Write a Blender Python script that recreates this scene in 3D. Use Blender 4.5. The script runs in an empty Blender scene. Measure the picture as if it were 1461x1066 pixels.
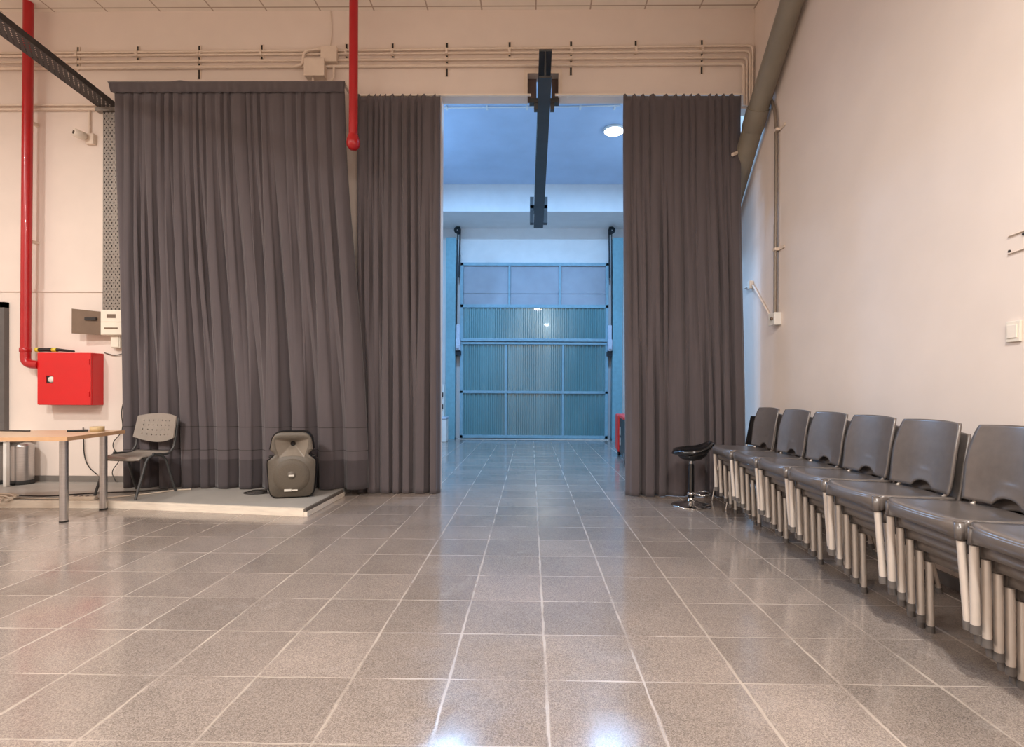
import bpy, bmesh, math, random
from mathutils import Vector, Matrix
PI = math.pi
random.seed(7)
SC = bpy.context.scene
COL = SC.collection

# ------------------------------------------------------------------ materials
def lin(c):
    return tuple(((x/255)/12.92 if x/255 <= .04045 else ((x/255+.055)/1.055)**2.4) for x in c) + (1.0,)

def mat(name, rgb, rough=.5, metal=0.0, var=.06, scale=12.0, bump=0.0, spec=.5, sheen=0.0, coat=0.0, alpha=1.0, emis=None, estr=0.0, stretch=(1, 1, 1)):
    m = bpy.data.materials.new(name); m.use_nodes = True
    n, l = m.node_tree.nodes, m.node_tree.links
    b = n['Principled BSDF']
    tc = n.new('ShaderNodeTexCoord'); mp = n.new('ShaderNodeMapping'); mp.inputs['Scale'].default_value = stretch
    nz = n.new('ShaderNodeTexNoise'); nz.inputs['Scale'].default_value = scale; nz.inputs['Detail'].default_value = 5
    l.new(tc.outputs['Object'], mp.inputs['Vector']); l.new(mp.outputs['Vector'], nz.inputs['Vector'])
    rp = n.new('ShaderNodeValToRGB'); c = lin(rgb)
    rp.color_ramp.elements[0].position = .3; rp.color_ramp.elements[1].position = .7
    rp.color_ramp.elements[0].color = tuple(x*(1-var) for x in c[:3]) + (1,)
    rp.color_ramp.elements[1].color = tuple(min(1, x*(1+var)) for x in c[:3]) + (1,)
    l.new(nz.outputs['Fac'], rp.inputs['Fac']); l.new(rp.outputs['Color'], b.inputs['Base Color'])
    b.inputs['Roughness'].default_value = rough; b.inputs['Metallic'].default_value = metal
    b.inputs['Specular IOR Level'].default_value = spec
    b.inputs['Sheen Weight'].default_value = sheen
    b.inputs['Coat Weight'].default_value = coat
    b.inputs['Alpha'].default_value = alpha
    if emis:
        b.inputs['Emission Color'].default_value = lin(emis); b.inputs['Emission Strength'].default_value = estr
    if bump:
        bp = n.new('ShaderNodeBump'); bp.inputs['Strength'].default_value = bump; bp.inputs['Distance'].default_value = .01
        l.new(nz.outputs['Fac'], bp.inputs['Height']); l.new(bp.outputs['Normal'], b.inputs['Normal'])
    return m

M = {}
M['wall'] = mat('wall_paint', (224, 210, 199), .7, var=.025, scale=3, bump=.04, spec=.25)
M['wallw'] = mat('white_paint', (224, 222, 220), .7, var=.03, scale=4, bump=.04, spec=.25)
M['cream'] = mat('cream_conduit', (220, 203, 186), .45, var=.03)
M['creamlt'] = mat('light_cream', (232, 220, 205), .45, var=.03)
M['notch'] = mat('notch_shade_board', (112, 94, 88), .8)  # shade of the unlit recess put into the board colour
M['dark'] = mat('dark_gap', (45, 40, 38), .7)
M['red'] = mat('red_paint', (172, 18, 24), .3, var=.08, scale=3, coat=.2)
M['redcab'] = mat('red_cabinet_paint', (205, 10, 16), .35, var=.04, scale=3, coat=.2)
M['redm'] = mat('red_machine_shell', (210, 40, 36), .4)
M['steel'] = mat('dark_steel_paint', (62, 62, 62), .5, var=.1, scale=6)
M['galv'] = mat('galvanised_steel', (140, 132, 124), .5, .5, var=.18, scale=40)
M['flange'] = mat('galvanised_flange', (70, 66, 66), .5, .5, var=.15, scale=40)
M['chrome'] = mat('chrome', (215, 213, 210), .12, 1, var=.03)
M['silver'] = mat('silver_tube', (214, 203, 192), .36, .3, var=.04)
M['brushed'] = mat('brushed_steel', (190, 186, 184), .28, .9, var=.06, scale=8, stretch=(1, 1, 20))
M['plastic'] = mat('charcoal_plastic', (98, 90, 85), .36, var=.08, scale=25, bump=.02, coat=.8)
M['plastic'].node_tree.nodes['Principled BSDF'].inputs['Coat Roughness'].default_value = .22
M['black'] = mat('black_plastic', (22, 21, 21), .4)
M['blackgl'] = mat('black_gloss', (14, 14, 15), .15, coat=.4)
M['foot'] = mat('rubber_foot', (98, 92, 88), .7)
M['cur'] = mat('curtain_velvet', (90, 83, 85), .95, var=.05, scale=6, bump=.03, spec=.1, sheen=.2, stretch=(3, 3, .4))
M['curb'] = mat('curtain_hem_velvet', (74, 68, 70), .95, var=.05, scale=5, spec=.1, sheen=.2, stretch=(3, 3, .4))
M['curs'] = mat('curtain_seam', (58, 52, 52), .95)
M['wood'] = mat('beech_laminate', (206, 178, 150), .4, var=.07, scale=5, stretch=(1, 14, 1))
M['woodedge'] = mat('beech_edging', (202, 160, 122), .45, var=.06)
M['plat'] = mat('platform_lino', (166, 161, 154), .35, var=.06, scale=7)
M['platedge'] = mat('platform_edge_wood', (222, 210, 194), .5, var=.10, scale=6, stretch=(1, 6, 8))
M['platdark'] = mat('platform_dark_edge', (92, 84, 76), .6)
M['base'] = mat('baseboard_grey', (122, 116, 110), .4, var=.08)
M['tape'] = mat('masking_tape', (186, 160, 118), .6)
M['pvc'] = mat('grey_pvc', (128, 120, 106), .45, var=.12, scale=4)
M['conduit'] = mat('grey_conduit', (122, 110, 98), .4, .3)
M['doorgrey'] = mat('door_panel_grey', (136, 134, 144), .45, var=.04)
M['doorframe'] = mat('door_frame_grey', (92, 88, 86), .5)
M['sign'] = mat('door_label_white', (225, 226, 235), .4)
M['gate'] = mat('gate_teal_paint', (92, 136, 142), .2, .12, var=.12, scale=1.4, stretch=(1, 1, .5), spec=1.0, coat=.3)
M['gatefr'] = mat('gate_frame_paint', (122, 158, 172), .4, var=.08)
M['gatetop'] = mat('gate_top_board', (150, 156, 166), .5, var=.08, scale=3)
M['post'] = mat('gate_post_paint', (114, 160, 172), .45, var=.08)
M['motor'] = mat('motor_housing', (178, 186, 200), .4)
M['chain'] = mat('dark_chain', (40, 46, 52), .5, .4)
M['wht'] = mat('white_enamel', (225, 222, 216), .4, var=.03)
M['pnl'] = mat('panel_plastic', (226, 216, 200), .45, var=.02)
M['smoke'] = mat('smoked_cover', (112, 92, 76), .3, var=.08)
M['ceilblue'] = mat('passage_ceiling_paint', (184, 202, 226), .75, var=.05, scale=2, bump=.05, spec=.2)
M['spk'] = mat('speaker_shell', (92, 84, 74), .5, var=.08, scale=60)
M['grille'] = mat('speaker_grille', (88, 79, 68), .65, var=.22, scale=240)
M['horn'] = mat('horn_plastic', (122, 112, 100), .4, var=.06)
M['perf'] = mat('chair_back_plastic', (140, 131, 122), .4, var=.06)
M['cable'] = mat('dark_cable', (50, 45, 42), .6)
M['cablew'] = mat('pale_cable', (205, 190, 172), .5)
M['yellow'] = mat('yellow_band', (214, 190, 60), .45)
M['led'] = mat('lamp_diffuser', (250, 250, 255), .4, emis=(235, 243, 255), estr=14)
M['pale'] = mat('pale_mark', (214, 208, 198), .5)

def floor_mat():
    m = bpy.data.materials.new('terrazzo_tiles'); m.use_nodes = True
    n, l = m.node_tree.nodes, m.node_tree.links; b = n['Principled BSDF']
    tc = n.new('ShaderNodeTexCoord'); OB = tc.outputs['Object']
    def math_(op, a, b_=None, c=None):
        k = n.new('ShaderNodeMath'); k.operation = op
        for i, v in enumerate((a, b_, c)):
            if v is None: continue
            if isinstance(v, (int, float)): k.inputs[i].default_value = v
            else: l.new(v, k.inputs[i])
        return k.outputs[0]
    def noise(s, d=4, r=.5):
        k = n.new('ShaderNodeTexNoise'); k.inputs['Scale'].default_value = s; k.inputs['Detail'].default_value = d; k.inputs['Roughness'].default_value = r
        l.new(OB, k.inputs['Vector']); return k.outputs['Fac']
    def ramp(f, p0, c0, p1, c1):
        k = n.new('ShaderNodeValToRGB'); e = k.color_ramp.elements
        e[0].position = p0; e[0].color = c0; e[1].position = p1; e[1].color = c1
        l.new(f, k.inputs['Fac']); return k.outputs['Color']
    def mix(f, a, b_):
        k = n.new('ShaderNodeMix'); k.data_type = 'RGBA'
        if isinstance(f, float): k.inputs[0].default_value = f
        else: l.new(f, k.inputs[0])
        for s, v in ((6, a), (7, b_)):
            if isinstance(v, tuple): k.inputs[s].default_value = v
            else: l.new(v, k.inputs[s])
        return k.outputs[2]
    sx = n.new('ShaderNodeSeparateXYZ'); l.new(OB, sx.inputs[0])
    wob = math_('MULTIPLY', math_('SUBTRACT', noise(5, 2), .5), .012)
    def line(o, off, w):
        d = math_('DIVIDE', math_('ADD', math_('SUBTRACT', o, off), wob), .4)
        fr = math_('FRACT', math_('ADD', d, 1000.5))
        dist = math_('MULTIPLY', math_('ABSOLUTE', math_('SUBTRACT', fr, .5)), .4)
        ww = math_('ADD', w, math_('MULTIPLY', math_('SUBTRACT', noise(7, 4), .5), .016))
        k = n.new('ShaderNodeMapRange'); l.new(dist, k.inputs['Value'])
        l.new(math_('MULTIPLY', ww, .35), k.inputs['From Min']); l.new(ww, k.inputs['From Max'])
        k.inputs['To Min'].default_value = 1; k.inputs['To Max'].default_value = 0
        return k.outputs['Result']
    gx = line(sx.outputs['X'], .07, .0085); gy = line(sx.outputs['Y'], 2.131, .0050)
    g = math_('MAXIMUM', gx, gy)
    g = math_('MULTIPLY', g, math_('MULTIPLY_ADD', noise(2.6, 5), 2.2, -.55))
    # aggregate chips
    vo = n.new('ShaderNodeTexVoronoi'); vo.inputs['Scale'].default_value = 290; l.new(OB, vo.inputs['Vector'])
    vs = n.new('ShaderNodeSeparateColor'); l.new(vo.outputs['Color'], vs.inputs[0])
    chips = ramp(vs.outputs[0], .0, lin((98, 88, 81)), 1.0, lin((186, 171, 159)))
    cloud = ramp(noise(1.6, 5, .6), .3, lin((106, 97, 90)), .7, lin((142, 129, 120)))
    # tile-to-tile tone
    wn = n.new('ShaderNodeTexWhiteNoise'); wn.noise_dimensions = '2D'
    cv = n.new('ShaderNodeCombineXYZ')
    l.new(math_('FLOOR', math_('DIVIDE', math_('SUBTRACT', sx.outputs['X'], .07), .4)), cv.inputs[0])
    l.new(math_('FLOOR', math_('DIVIDE', math_('SUBTRACT', sx.outputs['Y'], 2.131), .4)), cv.inputs[1])
    l.new(cv.outputs[0], wn.inputs['Vector'])
    tone = ramp(wn.outputs['Value'], 0, (.86, .86, .86, 1), 1, (1.1, 1.1, 1.1, 1))
    base = mix(.5, chips, cloud)
    mu = n.new('ShaderNodeMix'); mu.data_type = 'RGBA'; mu.blend_type = 'MULTIPLY'; mu.inputs[0].default_value = 1
    l.new(base, mu.inputs[6]); l.new(tone, mu.inputs[7])
    col = mix(g, mu.outputs[2], lin((184, 171, 158)))
    # worn scuffs
    sc = n.new('ShaderNodeTexNoise'); sc.inputs['Scale'].default_value = 3.0; sc.inputs['Detail'].default_value = 9; sc.inputs['Roughness'].default_value = .75; sc.inputs['Distortion'].default_value = 1.5
    l.new(OB, sc.inputs['Vector'])
    scf = n.new('ShaderNodeMapRange'); scf.inputs['From Min'].default_value = .56; scf.inputs['From Max'].default_value = .8; scf.inputs['To Max'].default_value = .45
    l.new(sc.outputs['Fac'], scf.inputs['Value'])
    col = mix(scf.outputs[0], col, lin((178, 170, 164)))
    l.new(col, b.inputs['Base Color'])
    rg = n.new('ShaderNodeMapRange'); rg.inputs['To Min'].default_value = .07; rg.inputs['To Max'].default_value = .25
    rg.inputs['From Min'].default_value = .3; rg.inputs['From Max'].default_value = .75
    l.new(noise(2.4, 6, .65), rg.inputs['Value'])
    l.new(math_('ADD', rg.outputs[0], math_('MULTIPLY', g, .3)), b.inputs['Roughness'])
    b.inputs['Specular IOR Level'].default_value = .85
    bp = n.new('ShaderNodeBump'); bp.inputs['Strength'].default_value = .10; bp.inputs['Distance'].default_value = .001
    l.new(math_('SUBTRACT', math_('MULTIPLY', noise(120, 3), .5), g), bp.inputs['Height']); l.new(bp.outputs['Normal'], b.inputs['Normal'])
    return m
M['floor'] = floor_mat()

def ceiling_mat():
    m = mat('ceiling_tiles', (232, 222, 210), .8, var=.03, scale=6, spec=.2)
    n, l = m.node_tree.nodes, m.node_tree.links; b = n['Principled BSDF']
    src = b.inputs['Base Color'].links[0].from_socket
    tc = n.new('ShaderNodeTexCoord'); sx = n.new('ShaderNodeSeparateXYZ'); l.new(tc.outputs['Object'], sx.inputs[0])
    outs = []
    for ax, off in (('X', 2.58), ('Y', 6.06)):
        a = n.new('ShaderNodeMath'); a.operation = 'SUBTRACT'; a.inputs[1].default_value = off; l.new(sx.outputs[ax], a.inputs[0])
        d = n.new('ShaderNodeMath'); d.operation = 'PINGPONG'; d.inputs[1].default_value = .3185; l.new(a.outputs[0], d.inputs[0])
        k = n.new('ShaderNodeMapRange'); k.inputs['From Min'].default_value = .004; k.inputs['From Max'].default_value = .012
        k.inputs['To Min'].default_value = 1; k.inputs['To Max'].default_value = 0; l.new(d.outputs[0], k.inputs['Value']); outs.append(k.outputs[0])
    mx = n.new('ShaderNodeMath'); mx.operation = 'MAXIMUM'; l.new(outs[0], mx.inputs[0]); l.new(outs[1], mx.inputs[1])
    mi = n.new('ShaderNodeMix'); mi.data_type = 'RGBA'; l.new(mx.outputs[0], mi.inputs[0]); l.new(src, mi.inputs[6]); mi.inputs[7].default_value = lin((176, 158, 142))
    l.new(mi.outputs[2], b.inputs['Base Color'])
    return m
M['ceil'] = ceiling_mat()

# ------------------------------------------------------------------ mesh helpers
class MB:
    def __init__(s): s.v = []; s.f = []; s.mi = []; s.sm = []
    def add(s, vs, fs, mi=0, smooth=False):
        o = len(s.v); s.v += [tuple(v) for v in vs]
        for f in fs: s.f.append([i+o for i in f]); s.mi.append(mi); s.sm.append(smooth)
        return s
    def box(s, a, b, mi=0, bev=0.0):
        (x0, y0, z0), (x1, y1, z1) = a, b
        if x0 > x1: x0, x1 = x1, x0
        if y0 > y1: y0, y1 = y1, y0
        if z0 > z1: z0, z1 = z1, z0
        if bev:
            bm = bmesh.new(); bmesh.ops.create_cube(bm, size=1)
            bmesh.ops.scale(bm, vec=(x1-x0, y1-y0, z1-z0), verts=bm.verts)
            bmesh.ops.translate(bm, vec=((x0+x1)/2, (y0+y1)/2, (z0+z1)/2), verts=bm.verts)
            bmesh.ops.bevel(bm, geom=list(bm.edges), offset=min(bev, .45*min(x1-x0, y1-y0, z1-z0)), segments=2, profile=.6, affect='EDGES')
            return s.bm(bm, mi)
        vs = [(x, y, z) for z in (z0, z1) for y in (y0, y1) for x in (x0, x1)]
        return s.add(vs, [(0, 2, 3, 1), (4, 5, 7, 6), (0, 1, 5, 4), (1, 3, 7, 5), (3, 2, 6, 7), (2, 0, 4, 6)], mi)
    def bm(s, bm, mi=0, smooth=False):
        bm.verts.index_update()
        s.add([v.co[:] for v in bm.verts], [[v.index for v in f.verts] for f in bm.faces], mi, smooth); bm.free(); return s
    def tube(s, pts, r, n=10, mi=0, cap=True):
        P = [Vector(p) for p in pts]; R = r if isinstance(r, (list, tuple)) else [r]*len(P)
        t = (P[1]-P[0]).normalized(); u = t.orthogonal().normalized(); rings = []
        for i, p in enumerate(P):
            if i == 0: tn = (P[1]-P[0]).normalized()
            elif i == len(P)-1: tn = (P[-1]-P[-2]).normalized()
            else: tn = ((P[i]-P[i-1]).normalized()+(P[i+1]-P[i]).normalized()).normalized()
            q = t.rotation_difference(tn); u = (q @ u).normalized(); t = tn; w = t.cross(u)
            rings.append([p+R[i]*(math.cos(2*PI*k/n)*u+math.sin(2*PI*k/n)*w) for k in range(n)])
        vs = [v for rg in rings for v in rg]; fs = []
        for i in range(len(P)-1):
            for k in range(n): fs.append((i*n+k, i*n+(k+1) % n, (i+1)*n+(k+1) % n, (i+1)*n+k))
        s.add(vs, fs, mi, True)
        if cap: s.add(vs[:n], [tuple(reversed(range(n)))], mi); s.add(vs[-n:], [tuple(range(n))], mi)
        return s
    def lathe(s, prof, c=(0, 0, 0), n=32, mi=0, axis='Z'):
        vs = []; fs = []
        for r, z in prof:
            for k in range(n):
                a = 2*PI*k/n; x, y = r*math.cos(a), r*math.sin(a)
                vs.append({'Z': (c[0]+x, c[1]+y, c[2]+z), 'Y': (c[0]+x, c[1]+z, c[2]+y), 'X': (c[0]+z, c[1]+x, c[2]+y)}[axis])
        for i in range(len(prof)-1):
            for k in range(n): fs.append((i*n+k, i*n+(k+1) % n, (i+1)*n+(k+1) % n, (i+1)*n+k))
        return s.add(vs, fs, mi, True)
    def grid(s, rows, mi=0, smooth=True, mif=None):
        a, b = len(rows), len(rows[0]); o = len(s.v)
        s.v += [tuple(p) for r in rows for p in r]
        for i in range(a-1):
            for j in range(b-1):
                s.f.append([o+i*b+j, o+i*b+j+1, o+(i+1)*b+j+1, o+(i+1)*b+j]); s.mi.append(mif(i, j) if mif else mi); s.sm.append(smooth)
        return s
    def prism(s, poly, z0, z1, mi=0):
        n = len(poly); vs = [(x, y, z0) for x, y in poly]+[(x, y, z1) for x, y in poly]
        return s.add(vs, [tuple(range(n, 2*n)), tuple(reversed(range(n)))]+[(i, (i+1) % n, n+(i+1) % n, n+i) for i in range(n)], mi)
    def build(s, name, mats, parent=None, loc=(0, 0, 0), rz=0, solid=0.0, off=-1, fix=True):
        me = bpy.data.meshes.new(name); me.from_pydata(s.v, [], s.f)
        for m in (mats if isinstance(mats, (list, tuple)) else [mats]): me.materials.append(m)
        for p, mi, sm in zip(me.polygons, s.mi, s.sm): p.material_index = mi; p.use_smooth = sm
        me.update()
        if fix:
            bm = bmesh.new(); bm.from_mesh(me); bmesh.ops.recalc_face_normals(bm, faces=bm.faces); bm.to_mesh(me); bm.free()
        o = bpy.data.objects.new(name, me); COL.objects.link(o); o.location = loc; o.rotation_euler = (0, 0, rz)
        if parent: o.parent = parent
        if solid:
            md = o.modifiers.new('thickness', 'SOLIDIFY'); md.thickness = solid; md.offset = off
        return o

def arc(pts, r, n=6):
    """round the corners of a polyline"""
    P = [Vector(p) for p in pts]; out = [P[0]]
    for i in range(1, len(P)-1):
        a, b, c = P[i-1], P[i], P[i+1]
        d1, d2 = (a-b), (c-b); k = min(r, d1.length*.48, d2.length*.48)
        p, q = b+d1.normalized()*k, b+d2.normalized()*k
        for j in range(n+1):
            t = j/n; out.append((1-t)**2*p+2*t*(1-t)*b+t*t*q)
    out.append(P[-1]); return out

def tag(o, label, cat, group=None):
    o['label'] = label; o['category'] = cat
    if group: o['group'] = group
    return o
def thing(name, label, cat, loc=(0, 0, 0), rz=0, group=None):
    o = bpy.data.objects.new(name, None); COL.objects.link(o); o.location = loc; o.rotation_euler = (0, 0, rz); o.empty_display_size = .1
    return tag(o, label, cat, group)
def struct(o): o['kind'] = 'structure'; return o
def kids(o): return [c for c in COL.objects if c.parent == o]
def dup(root, loc, label, group=None, ch=None):
    r = root.copy(); COL.objects.link(r); r.location = loc; r['label'] = label
    if group: r['group'] = group
    for c0, gs in ch:
        c = c0.copy(); COL.objects.link(c); c.parent = r
        for g0 in gs:
            g = g0.copy(); COL.objects.link(g); g.parent = c
    return r
ORD = ['first', 'second', 'third', 'fourth', 'fifth', 'sixth', 'seventh', 'eighth', 'ninth', 'tenth', 'eleventh']

# ------------------------------------------------------------------ dimensions (metres)
WY = 6.12; RX = 2.59; CZ = 5.67; LX = -8.0; BY = -5.0
GY = 12.72; PZ = 5.75; PX = -2.45; OX = -1.075; LZ = 4.65; WT = .15

# ------------------------------------------------------------------ the setting
struct(MB().box((LX-.2, BY-.2, -.2), (RX+.2, GY+.2, 0)).build('floor', M['floor']))
struct(MB().box((LX-.2, BY-.2, CZ), (RX+.2, WY+WT, CZ+.15)).build('ceiling', M['ceil']))
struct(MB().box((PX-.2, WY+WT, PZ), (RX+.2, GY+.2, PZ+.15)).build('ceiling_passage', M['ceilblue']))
struct(MB().box((PX, 11.5, 5.147), (RX, GY, PZ)).build('ceiling_passage_beam', M['wallw']))
wf = MB()
wf.box((LX, WY, 0), (OX, WY+WT, CZ))
wf.box((OX, WY, LZ), (-.06, WY+WT, CZ)); wf.box((.30, WY, LZ), (RX, WY+WT, CZ)); wf.box((-.06, WY, 4.91), (.30, WY+WT, CZ))
struct(wf.build('wall_front', M['wall']))
struct(MB().box((RX, BY, 0), (RX+.2, GY+.2, PZ)).build('wall_right', M['wall']))
struct(MB().box((LX-.2, BY, 0), (LX, WY+WT, CZ)).build('wall_left', M['wall']))
struct(MB().box((LX-.2, BY-.2, 0), (RX+.2, BY, CZ)).build('wall_back', M['wall']))
struct(MB().box((PX-.2, WY+WT, 0), (PX, GY+.2, PZ)).build('wall_passage', M['wallw']))
wg = MB().box((PX, GY, 0), (RX, GY+.2, PZ)); wg.box((-1.72, GY-.1, 4.29), (1.86, GY, 4.50)); wg.box((-1.75, GY-.02, 4.50), (1.92, GY, 5.147))
struct(wg.build('wall_gate_end', M['wallw']))
# moulding, rails of the opening, ledge, baseboards
struct(MB().box((OX, WY-.012, LZ-.005), (-.075, WY, LZ+.022)).box((.315, WY-.012, LZ-.005), (2.43, WY, LZ+.022)).build('trim_1', M['creamlt']))
t2 = MB()
for x0, x1 in ((-.105, -.06), (.30, .345)): t2.box((x0, WY-.025, LZ+.022), (x1, WY, 4.955))
t2.box((-.06, WY-.025, 4.91), (.30, WY, 4.955))
struct(t2.build('trim_2', M['cream']))
struct(MB().box((2.43, WY-.012, 4.50), (RX, WY+WT, LZ-.0)).build('trim_5', M['wall']))
struct(MB().box((LX, WY-.018, 2.335), (-5.085, WY, 2.362)).build('trim_3', M['wall']))
struct(MB().box((-5.10, WY-.02, 2.362), (-5.085, WY, 4.50)).build('trim_4', M['creamlt']))
struct(MB().box((LX, WY-.015, .07), (-4.2, WY, .142)).build('baseboard_front', M['base']))
struct(MB().box((RX-.015, BY, 0), (RX, WY, .075)).build('baseboard_right', M['base']))
struct(MB().box((-.06, WY+.09, LZ-.02), (.045, WY+.10, 4.91)).box((.225, WY+.09, LZ-.02), (.30, WY+.10, 4.91)).build('notch_shade_panel', M['notch']))  # dark panels added inside the notch, recess shade is in their colour
# grey door at the far left
d1 = struct(MB().box((-7.2, WY-.045, .07), (-6.30, WY-.005, 2.14), bev=.004).build('door_1', M['doorgrey']))
fr = MB().box((-6.30, WY-.06, .07), (-6.245, WY, 2.205)).box((-7.26, WY-.06, 2.14), (-6.245, WY, 2.205)).box((-7.26, WY-.06, .07), (-7.2, WY, 2.205))
fr.build('door_frame', M['doorframe'], d1)
MB().box((-6.42, WY-.052, 2.085), (-6.305, WY-.0445, 2.125)).build('door_label', M['sign'], d1)

# ------------------------------------------------------------------ platform
pl = thing('stage_platform', 'low grey platform with pale wooden edge under the wide curtain', 'platform', (-4, 5.5, 0))
A = [(-7.9, 5.06), (-4.1, 5.10), (-2.12, 4.85), (-2.11, 6.11), (-7.9, 6.11)]
sh = lambda P: [(x+4, y-5.5) for x, y in P]
MB().prism(sh(A), .0, .07).build('platform_top', M['plat'], pl)
MB().prism(sh([(-7.9, 5.03), (-4.1, 5.07), (-2.12, 4.815), (-2.12, 4.85), (-4.1, 5.10), (-7.9, 5.06)]), .0, .073).build('front_edge', M['platedge'], pl)
e = MB().prism(sh([(-2.119, 4.817), (-2.085, 4.817), (-2.075, 5.76), (-2.11, 5.76)]), .0, .045, 0)
e.prism(sh([(-2.119, 4.817), (-2.095, 4.817), (-2.085, 5.76), (-2.11, 5.76)]), .045, .072, 1)
e.build('side_edge', [M['platedge'], M['platdark']], pl)

# ------------------------------------------------------------------ curtains
def curtain(name, label, xt0, xt1, xb0, xb1, yt, yb, zt, zb, ntop, nbot, seed, at=.035, ab=.075, band=None, wave=.0, hem=None, seams=()):
    rnd = random.Random(seed); N = 640; K = 64
    def warp(n, lo, hi):
        w = [rnd.choice((rnd.uniform(lo, 1), rnd.uniform(1, hi))) for _ in range(n)]; s = sum(w); acc = [0]
        for q in w: acc.append(acc[-1]+q/s)
        a = [rnd.uniform(.4, 1.15) for _ in range(n+1)]; c = [rnd.uniform(-.5, .5) for _ in range(n+1)]
        def f(u):
            i = 0
            while i < n-1 and u > acc[i+1]: i += 1
            t = max(0, min(1, (u-acc[i])/(acc[i+1]-acc[i])))
            e = t*t*(3-2*t)
            return (i+t), a[i]*(1-e)+a[i+1]*e, c[i]*(1-e)+c[i+1]*e
        return f
    ft, fm, fb = warp(ntop, .55, 1.5), warp(int((ntop+nbot)*.5), .5, 1.6), warp(nbot, .45, 1.7)
    zs = [zt+(zb-zt)*k/K for k in range(K+1)]
    zs += [s+d for s in seams for d in (0, .008)]+([hem] if hem else [])
    zs = sorted(set(zs), reverse=True)
    def fold(p, a, c):
        # broad rounded lobe towards the room, narrow crease behind it
        ph = PI*p; k = abs(math.sin(ph+.25*c*math.sin(2*ph)))
        return a*(.70-1.40*k**.55)
    sm = lambda t: (lambda k: k*k*(3-2*k))(max(0, min(1, t)))
    rows = []
    for z in zs:
        v = (zt-z)/(zt-zb); sv = sm(v); row = []
        m1 = sm((v-.10)/.40); m2 = sm((v-.40)/.50)
        wt, wm, wb = (1-m1), m1*(1-m2), m2
        for i in range(N+1):
            u = i/N; uu = u+.010*math.sin(3*v+u*7+seed)*u*(1-u)*4
            pt, a1, c1 = ft(uu); pm, a3, c3 = fm(uu); pb, a2, c2 = fb(uu)
            ft_, fm_, fb_ = fold(pt, a1, c1), fold(pm, a3, c3), fold(pb, a2, c2)
            y = wt*at*ft_*min(1, v/.05+.15) + wm*(at+ab)*.5*fm_ + wb*ab*fb_ + .25*m1*at*ft_*(1-.6*m2)
            x = (xt0+(xt1-xt0)*u)*(1-sv)+(xb0+(xb1-xb0)*u)*sv
            x += (wb*.022*a2*math.sin(4*PI*pb) + wm*.014*a3*math.sin(4*PI*pm) + wt*.006*math.sin(4*PI*pt))*min(1, 14*u, 14*(1-u))
            yy = yt+(yb-yt)*sv+y
            zz = z
            if v < .03 and wave: zz += wave*max(0, math.sin(2*PI*pt+.6))*(1-v/.03)
            if v > .97: zz = z - .012 + .008*math.sin(2*PI*pb+1)+.005*math.sin(9*u)
            row.append((x, min(yy, WY-.025), max(zz, zb)))
        rows.append(row)
    zz_ = [(zs[i]+zs[i+1])/2 for i in range(len(zs)-1)]
    def mif(i, j):
        z = zz_[i]
        if any(s <= z <= s+.008 for s in seams): return 2
        if hem and z < hem: return 1
        return 0
    b = MB().grid(rows, mif=mif)
    root = thing(name, label, 'curtain', ((xb0+xb1)/2, yb, zb)); bl = (-(xb0+xb1)/2, -yb, -zb)
    b.build('drape', [M['cur'], M['curb'], M['curs']], root, loc=bl, solid=.006, off=0, fix=False)
    if band:
        rr = []
        for k, (z, d) in enumerate(((zt+.03, .0), (zt+.01, -.006), (zt-.045, -.012), (zt-.092, -.020), (zt-.10, -.012))):
            rr.append([(xt0-.07*(1-k/4)+(xt1+.01-xt0+.07*(1-k/4))*i/160, yt-.012+d+.010*math.sin(i*.9+math.sin(i*.23)*2)*(k/4), z+(.012*math.exp(-((i-49)/4)**2) if k < 2 else 0)) for i in range(161)])
        MB().grid(rr).build('heading_band', M['cur'], root, loc=bl, solid=.010, off=0, fix=False)
    return root
curtain('drape_curtain', 'wide dark grey curtain with flat heading band behind the loudspeaker', -4.76, -2.13, -4.60, -1.84, 5.85, 5.80, 4.64, .075, 23, 11, 5, band=True, hem=.40, seams=(.50, .76), at=.034, ab=.12)
curtain('drape_curtain', 'narrow dark grey curtain beside the wide one, left of the blue passage', -2.05, -1.075, -2.0, -1.045, 6.03, 5.96, 4.60, .004, 11, 7, 11, at=.035, ab=.085, wave=.035)
curtain('drape_curtain', 'dark grey curtain on the right of the blue passage beside the stacked chairs', 1.05, 2.40, 1.09, 2.46, 6.03, 5.93, 4.60, .004, 13, 9, 22, at=.03, ab=.10, wave=.03)
tag(MB().box((-4.84, 5.86, 4.655), (-2.12, 5.89, 4.685)).box((-4.80, 5.86, 4.62), (-4.77, WY, 4.655)).box((-2.16, 5.88, 4.655), (-2.13, WY, 4.675)).build('curtain_rail', M['creamlt']), 'pale rail above the wide heading-band curtain', 'rail')
r2 = MB().box((-2.05, 6.05, 4.626), (-.02, 6.07, 4.646)).box((.26, 6.05, 4.626), (2.43, 6.07, 4.646))
for x in (-1.9, -1.1, .4, 1.2, 2.2): r2.box((x, 6.06, 4.63), (x+.02, WY, 4.642))
tag(r2.build('curtain_rail', M['creamlt']), 'pale rail along the lintel carrying the two passage curtains', 'rail')

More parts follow.
